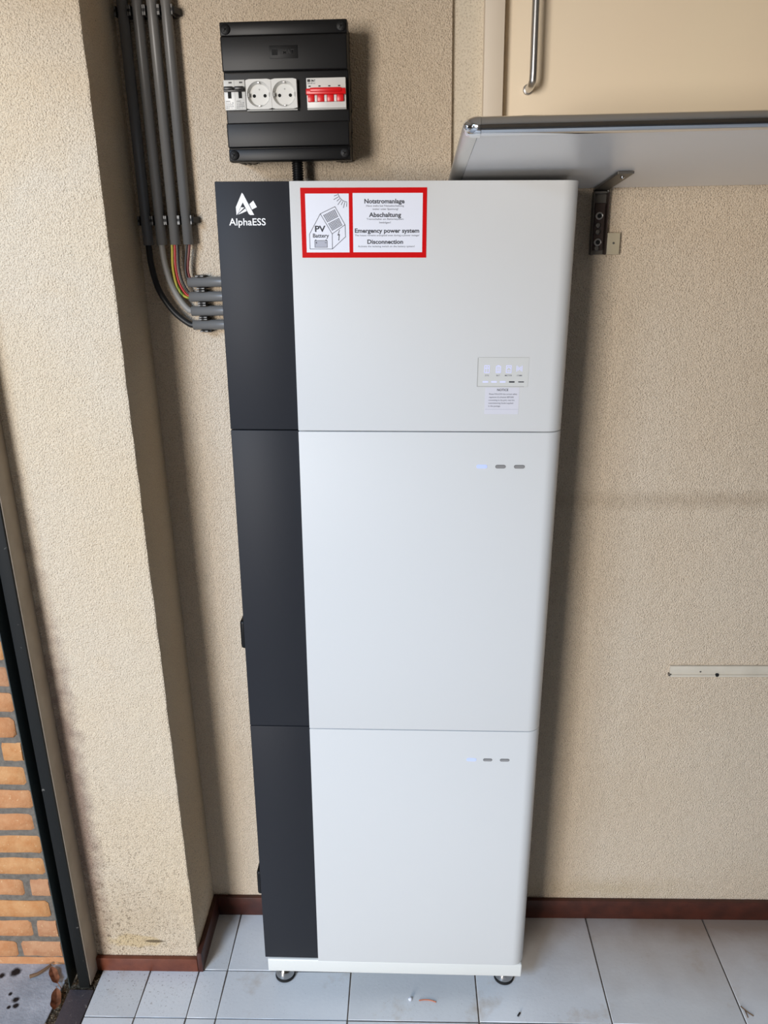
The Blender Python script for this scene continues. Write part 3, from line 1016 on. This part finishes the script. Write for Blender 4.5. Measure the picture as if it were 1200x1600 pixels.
# four-pole red switch at the right
sw = fbox('isolator_switch', -0.1275, -0.0590, F - .001, F + .012, ZD0, ZD1, mDEVW, bev=0.0008)
sw['label'] = 'white four-pole isolator with red toggle bar'
fbox('red_bar', -0.1280, -0.0585, F - .010, F - .0005, ZD0 + .0200, ZD0 + .0300, mDEVR, sw, bev=0.0018)
fbox('red_bar', -0.1210, -0.0655, F - .012, F - .0005, ZD0 + .0240, ZD0 + .0310, mDEVR, sw, bev=0.0018)
for k in range(4):
    x0 = -0.1255 + .0170 * k
    fbox('red_tooth', x0, x0 + .0115, F - .006, F - .0005, ZD0 + .0095, ZD0 + .0215, mDEVR, sw, bev=0.0008)
    if k < 3:
        fbox('tooth_gap', x0 + .0120, x0 + .0165, F - .005, F - .0005, ZD0 + .0095, ZD0 + .0200, mDEVW, sw, bev=0.0006)
    fbox('indicator', -0.1238 + .0172 * k, -0.1200 + .0172 * k, F - .0014, F - .0005, ZD1 - .0140, ZD1 - .0120, mTOG, sw, bev=0)
fbox('switch_mark', -0.1255, -0.1205, F - .0014, F - .0005, ZD1 - .0062, ZD1 - .0022, mTOG, sw, bev=0)
ftext('EMAT', -0.1190, -0.1115, ZD1 - .0060, 0.0034, F - .0014, mINK, sw, 0.01)
ftext('EM-4P 63', -0.1250, -0.1120, ZD1 - .0095, 0.0020, F - .0014, mINK2, sw)
fbox('bottom_ledge', -0.1275, -0.0590, F + .0005, F + .012, ZD0 - .0024, ZD0, mDEVG, sw, bev=0.0004)

# flexible conduit under the box
cc = thing('flexible_conduit', 'black corrugated conduit leaving the bottom of the fuse box', 'conduit', (-0.157, D - 0.045, 1.62))
bm = bm_new()
prof = []
zz = 0.0
while zz < 0.232:
    prof += [(0.0092, zz), (0.0108, zz + 0.0008), (0.0108, zz + 0.0024), (0.0092, zz + 0.0032)]
    zz += 0.0042
lathe(bm, prof, 'z', 20)
obj('corrugated_tube', bm, mBLACKP, cc)

# ------------------------------------------------------------------ conduits and cables
PXS = [-0.4605, -0.4335, -0.4070, -0.3815]
order = ['leftmost', 'second from left', 'third from left', 'rightmost']
YC = D - 0.020
for x_, w_ in zip(PXS, order):
    bm = bm_new()
    n = 20
    r0, r1 = 0.0098, 0.0082
    lathe(bm, [(r1, 0.04), (r1, 0.0), (r0, 0.0), (r0, 0.803)], 'z', n)
    o = obj('vertical_conduit', bm, mPIPE)
    o.location = (x_, YC, 1.697)
    tag(o, 'grey upright conduit beside the pillar, %s of the four' % w_, 'conduit', 'upright grey conduits')
HZ = [1.6260, 1.5980, 1.5703, 1.5430]
HX = [-0.389, -0.3885, -0.3875, -0.3865]
for z, xx, w_ in zip(HZ, HX, ['topmost', 'second from top', 'third from top', 'lowest']):
    bm = bm_new()
    lathe(bm, [(0.0082, 0.04), (0.0082, 0.0), (0.0098, 0.0), (0.0098, 0.16)], 'x', 20)
    o = obj('horizontal_conduit', bm, mPIPE)
    o.location = (xx, YC, z)
    tag(o, 'short grey level conduit running behind the tower, %s of the four' % w_, 'conduit', 'level grey conduits')


def clip_row(label, horizontal, centres, pos):
    """a row of interlocking black saddles; each grips one conduit"""
    c0 = (centres[0] + centres[-1]) / 2
    loc = (c0, D, pos) if not horizontal else (pos, D, c0)
    t = thing('clip_row', label, 'pipe clip', loc, group='rows of black pipe clips')
    hgt = 0.0085
    for c in centres:
        bm = bm_new()
        q = c - c0
        for a in [(q - .0125, q + .0125, -.0095, 0.0, -hgt, hgt), (q - .0132, q - .0102, -.030, -.004, -hgt, hgt), (q + .0102, q + .0132, -.030, -.004, -hgt, hgt)]:
            if horizontal:
                box(bm, a[4], a[5], a[2], a[3], a[0], a[1], bev=0.0007, seg=1)
            else:
                box(bm, *a, bev=0.0007, seg=1)
        cl = obj('clip', bm, mBLACKC, t)
        for s in (-1, 1):
            for k in (-1, 1):
                e = q + s * .0117
                z0 = k * hgt * .62
                bm = bm_new()
                d = (e - .0013, e + .0013, -.0312, -.0298, z0 - .003, z0 + .003)
                if horizontal:
                    box(bm, d[4], d[5], d[2], d[3], d[0], d[1], bev=0.0004, seg=1)
                else:
                    box(bm, *d, bev=0.0004, seg=1)
                obj('clip_tooth', bm, mPIPE, cl)
    # end ear
    bm = bm_new()
    q = centres[-1] - c0 if not horizontal else centres[-1] - c0
    s = 1 if q > 0 else -1
    if not horizontal:
        prism(bm, [(q + .0130, -.0300), (q + .0160, -.0285), (q + .0220, -.006), (q + .0220, 0.0), (q + .0130, 0.0)], 'z', -.005, .005)
    else:
        box(bm, -.002, .012, -.020, 0.0, q + s * .0130 - .002, q + s * .0130 + .004)
    obj('clip_ear', bm, mBLACKC, t)


clip_row('black saddle clips near the top of the upright conduits', False, PXS, 2.094)
clip_row('black saddle clips near the lower ends of the upright conduits', False, PXS, 1.742)
clip_row('black saddle clips stacked upright, holding the level conduits', True, HZ, -0.364)

YW = D - 0.018


def cable(name, label, pts, r, mat, dy=0.0):
    bm = bm_new()
    P = [(p[0], YW + dy, p[1]) for p in pts]
    tube(bm, smooth_path(P, 8), r, 12)
    o = obj(name, bm, mat)
    tag(o, label, 'cable')


cable('black_cable', 'thick black cable curving from leftmost upright conduit to lowest level conduit',
      [(-0.4605, 1.715), (-0.4605, 1.690), (-0.459, 1.656), (-0.449, 1.611), (-0.425, 1.571), (-0.396, 1.546), (-0.382, 1.5432), (-0.365, 1.543)], 0.0060, mCBLK, -0.002)
cable('grey_cable', 'grey sheathed cable curving from second upright conduit to third level conduit',
      [(-0.4345, 1.715), (-0.4345, 1.692), (-0.432, 1.660), (-0.424, 1.624), (-0.410, 1.594), (-0.394, 1.5735), (-0.382, 1.5705), (-0.365, 1.5703)], 0.0062, mCGRY, -0.001)
cable('earth_wire', 'green and yellow striped wire in the bundle below the third conduit',
      [(-0.4120, 1.715), (-0.4140, 1.690), (-0.4165, 1.655), (-0.4125, 1.622), (-0.4010, 1.6015), (-0.386, 1.5955), (-0.37, 1.5955)], 0.0026, mCGY, -0.004)
cable('red_wire', 'bright red wire beside the striped wire below the third conduit',
      [(-0.4070, 1.715), (-0.4085, 1.690), (-0.4105, 1.655), (-0.4065, 1.626), (-0.3960, 1.605), (-0.384, 1.5985), (-0.37, 1.5982)], 0.0023, mCRED, -0.005)
cable('black_wire', 'thin black wire right of the red wire below the third conduit',
      [(-0.4025, 1.715), (-0.4035, 1.690), (-0.4050, 1.655), (-0.4015, 1.631), (-0.3925, 1.610), (-0.383, 1.6015), (-0.37, 1.6010)], 0.0023, mCBLK, -0.003)
cable('brown_wire', 'dark brown red wire curving below the rightmost upright conduit',
      [(-0.3790, 1.715), (-0.3795, 1.695), (-0.3850, 1.665), (-0.3870, 1.650), (-0.3850, 1.636), (-0.380, 1.6285), (-0.37, 1.6265)], 0.0024, mCBRN, -0.004)
cable('dark_wire', 'thin dark wire just left of the brown red wire below the rightmost conduit',
      [(-0.3840, 1.715), (-0.3850, 1.695), (-0.3905, 1.665), (-0.3918, 1.648), (-0.3895, 1.632), (-0.382, 1.6245), (-0.37, 1.6235)], 0.0024, mCBLK, -0.003)

# ------------------------------------------------------------------ shelf
SA = -math.atan(0.10)
SX, SZ = 0.121, 1.7845
SD = 0.485
TH = 0.0215
sh = thing('wall_shelf', 'grey laminate wall shelf with chrome front edge at upper right', 'shelf', (SX, D, SZ), (SA, 0, 0))
SR = 2.0 - SX - 0.002
bobj('board', (0.021, SR, -SD, -0.003, 0.0, TH), mSHELF, sh, bev=0.0005, seg=1)
bm = bm_new()
pts = [(-SD, 0.0), (-SD - 0.0005, 0.0)]
R2 = TH / 2 + 0.0012
pts = []
for i in range(17):
    a = -PI / 2 - PI * i / 16
    pts.append((-SD + R2 * 1.05 * math.cos(a), TH / 2 + R2 * math.sin(a)))
prism(bm, pts, 'x', 0.0245, SR)
e_ = obj('front_edge', bm, mCHROME, sh, smooth=True)
e_['label'] = 'polished chrome half-round edging'
bm = bm_new()
pts = []
for i in range(13):
    a = PI / 2 + PI * i / 12
    pts.append((0.0205 + 0.0195 * math.cos(a), TH / 2 + (TH / 2 + .0006) * math.sin(a)))
prism(bm, pts, 'y', -SD, -0.004)
e_ = obj('left_edge', bm, mALU, sh, smooth=True)
e_['label'] = 'dull aluminium edging on the left end'
# rounded corner cap
bm = bm_new()
n = 14
for (i) in range(1):
    rings = []
    for k in range(n + 1):
        b = PI / 2 * k / n           # sweep from -y direction round to -x
        ring = []
        for j in range(13):
            a = PI / 2 - PI * j / 12
            rr = 0.0205 * 0.0 + 0.0122 * math.cos(a)
            # quarter torus with spine radius .009
            sp = 0.0085 + rr
            ring.append(bm.verts.new((0.0240 - sp * math.sin(b) * 1.08, -SD + 0.0085 - sp * math.cos(b), TH / 2 + (R2 + .0003) * math.sin(a))))
        rings.append(ring)
    for a, b in zip(rings, rings[1:]):
        for j in range(12):
            bm.faces.new((a[j], a[j + 1], b[j + 1], b[j]))
    for idx in (0, 12):
        cvert = bm.verts.new((0.0240, -SD + 0.0085, TH / 2 + (R2 + .0003) * (1 if idx == 0 else -1)))
        for a, b in zip(rings, rings[1:]):
            bm.faces.new((a[idx], b[idx], cvert))
    bmesh.ops.recalc_face_normals(bm, faces=bm.faces[:])
cp = obj('corner_cap', bm, mCHROME, sh, smooth=True)
bm = bm_new()
bmesh.ops.create_uvsphere(bm, u_segments=16, v_segments=10, radius=0.0062)
bmesh.ops.translate(bm, verts=bm.verts[:], vec=(0.0075, -SD - 0.0060, TH / 2 - 0.001))
obj('cap_screw', bm, mCHROME, cp, smooth=True)

# bracket under the shelf
br = thing('shelf_bracket', 'dark steel angle bracket fixing the shelf to the back wall', 'bracket', (0.414, D, 1.664))
bx = 0.414


def bb(name, x0, x1, y0, y1, z0, z1, m, par=None, bev=0.0006):
    return bobj(name, (x0 - bx, x1 - bx, y0 - D, y1 - D, z0 - 1.664, z1 - 1.664), m, par or br, bev=bev, seg=1)


bb('back_plate', 0.4015, 0.4270, D - 0.003, D, 1.664, 1.7790, mDSTEEL)
bb('flange', 0.4000, 0.4020, D - 0.020, D, 1.664, 1.7780, mDSTEEL)
bb('flange', 0.4265, 0.4290, D - 0.020, D, 1.664, 1.7780, mRUST)
bb('top_lip', 0.4015, 0.4270, D - 0.019, D, 1.7745, 1.7790, mDSTEEL)
bb('filler', 0.4050, 0.4250, D - 0.008, D - 0.003, 1.672, 1.758, mRUST)
for z in (1.735, 1.687):
    bm = bm_new()
    lathe(bm, [(0.0072, -.0025), (0.0072, -.0088), (0.0060, -.0105), (0.0058, -.0090)], 'y', 20, (0.4145 - bx, 0, z - 1.664))
    s_ = obj('screw', bm, mSTEEL, br)
    bm = bm_new()
    lathe(bm, [(0.0042, -.0105), (0.0042, -.0112)], 'y', 14, (0.4145 - bx, 0, z - 1.664))
    obj('screw_socket', bm, mHOLE, s_)
for z in (1.718, 1.706, 1.676):
    bm = bm_new()
    lathe(bm, [(0.0055, -.0070), (0.0050, -.0095), (0.003, -.0100)], 'y', 12, (0.4135 - bx, 0, z - 1.664))
    obj('rivet', bm, mDSTEEL, br)
# arm rising with the shelf underside
bm = bm_new()
yy0, yy1 = D - 0.001, 0.045
zz0 = 1.7795
zz1 = 1.7838 + (D - yy1) * 0.10 - 0.0005
pts = [(yy0, zz0 + .0035), (yy0, zz0), (yy1, zz1 - .004), (yy1, zz1)]
prism(bm, [(p[0] - D, p[1] - 1.664) for p in pts], 'x', 0.4005 - bx, 0.4280 - bx, bev=0.0006)
arm = obj('arm', bm, mDSTEEL, br)
bm = bm_new()
bmesh.ops.create_uvsphere(bm, u_segments=12, v_segments=8, radius=0.0035)
bmesh.ops.translate(bm, verts=bm.verts[:], vec=(0.4145 - bx, 0.07 - D, zz1 - 0.0075 - 1.664))
obj('arm_bolt', bm, mCHROME, arm, smooth=True)
bm = bm_new()
bmesh.ops.create_uvsphere(bm, u_segments=12, v_segments=8, radius=0.0030)
bmesh.ops.translate(bm, verts=bm.verts[:], vec=(0.4235 - bx, 0.205 - D, 1.7785 - 1.664))
obj('arm_bolt', bm, mDSTEEL, arm, smooth=True)

kb = thing('catch_block', 'small beige plastic block on the wall right of the bracket', 'block', (0.4430, D, 1.664))
bobj('block_body', (-0.0125, 0.0130, -0.014, 0.0, 0.0, 0.040), mBEIGEP, kb, bev=0.0012)
bm = bm_new()
lathe(bm, [(0.0022, -.0138), (0.0022, -.0144)], 'y', 12, (0.001, 0, 0.021))
obj('block_screw', bm, mDSTEEL, kb)

# rail on the right part of the wall
rl = thing('wall_rail', 'thin cream painted rail screwed flat to the back wall at right', 'rail', (0.648, D, 0.724))
bobj('strip', (0.0, 1.2, -0.007, 0.0, 0.005, 0.0270), mRAIL, rl, bev=0.0012)
bobj('lower_lip', (0.001, 1.2, -0.0105, -0.001, 0.0, 0.0058), mRAIL, rl, bev=0.0015)
bm = bm_new()
lathe(bm, [(0.0040, -.0072), (0.0040, -.0108)], 'y', 16, (0.108, 0, 0.0055))
obj('screw_hole', bm, mHOLE, rl)
bm = bm_new()
lathe(bm, [(0.0020, -.0060), (0.0020, -.0073)], 'y', 12, (0.070, 0, 0.013))
obj('nail', bm, mDSTEEL, rl)
bm = bm_new()
box(bm, -0.003, 0.004, -0.009, 0.0, 0.0015, 0.008, bev=0.0015)
obj('end_stub', bm, mDSTEEL, rl)


# ------------------------------------------------------------------ litter
def leaf(label, loc, rz, ln, wd, curl):
    bm = bm_new()
    n = 10
    L, Rr = [], []
    mid = []
    for i in range(n + 1):
        t = i / n
        w = wd * math.sin(PI * min(1, t * 0.97 + 0.02)) ** 0.8 * (1 + 0.15 * math.sin(9 * t))
        z = 0.002 + curl * (t - 0.5) ** 2 * 4
        L.append(bm.verts.new((ln * (t - .5), w * .5, z + w * .35)))
        mid.append(bm.verts.new((ln * (t - .5), 0, z)))
        Rr.append(bm.verts.new((ln * (t - .5), -w * .5, z + w * .25)))
    for i in range(n):
        bm.faces.new((L[i], mid[i], mid[i + 1], L[i + 1]))
        bm.faces.new((mid[i], Rr[i], Rr[i + 1], mid[i + 1]))
    bmesh.ops.solidify(bm, geom=bm.faces[:], thickness=0.0006)
    t = thing('dead_leaf', label, 'leaf', loc, (0, 0, rz))
    obj('blade', bm, mLEAF, t, smooth=True)
    bm = bm_new()
    tube(bm, [(ln * .48, 0, curl + .002), (ln * .62, 0.002, curl * .7 + .002), (ln * .75, 0.004, 0.002)], 0.0008, 6)
    obj('stalk', bm, mLEAF, t)


leaf('curled brown dead leaf at the foot of the brick wall', (-0.835, 0.030, -0.005), -0.9, 0.058, 0.022, 0.008)
leaf('crumpled brown dead leaf lying in the dirt seam beside the threshold', (-0.803, -0.036, -0.004), 1.9, 0.060, 0.026, 0.010)
bm = bm_new()
tube(bm, smooth_path([(-0.897, 0.030, -0.001), (-0.880, 0.036, 0.001), (-0.866, 0.048, 0.003), (-0.856, 0.060, 0.004)], 6), [0.0045 - 0.0001 * i for i in range(19)], 8)
tag(obj('twig', bm, mTWIG), 'dry broken twig lying on the concrete by the bricks', 'twig')
bm = bm_new()
tube(bm, smooth_path([(0.060, -0.0225, 0.0016), (0.070, -0.0205, 0.0016), (0.085, -0.021, 0.0016), (0.100, -0.026, 0.0016)], 6), 0.0012, 8)
tag(obj('wire_offcut', bm, mWIRE), 'short orange wire offcut on the tile before the tower', 'wire')
bm = bm_new()
bmesh.ops.create_icosphere(bm, subdivisions=2, radius=0.0052)
for v in bm.verts:
    v.co *= random.uniform(0.75, 1.1)
    v.co.z = max(v.co.z * 0.8, -0.0035)
    v.co += Vector((0.039, -0.0205, 0.0035))
tag(obj('plaster_crumb', bm, mSIGNW), 'small white crumb on the tile left of the orange wire', 'crumb')
bm = bm_new()
tube(bm, [(0.287, -0.059, 0.0024), (0.293, -0.051, 0.0024)], 0.0021, 8)
tag(obj('cable_offcut', bm, mCBLK), 'tiny black cable offcut on the tile near the right foot', 'offcut')
bm = bm_new()
tube(bm, smooth_path([(0.806, -0.026, 0.0016), (0.816, -0.040, 0.0016), (0.826, -0.050, 0.0016)], 5), 0.0013, 7)
tube(bm, [(0.812, -0.036, 0.0014), (0.812, -0.054, 0.0014)], 0.0010, 7)
tag(obj('twig', bm, mTWIG), 'thin forked brown twig on the tiles at lower right', 'twig')
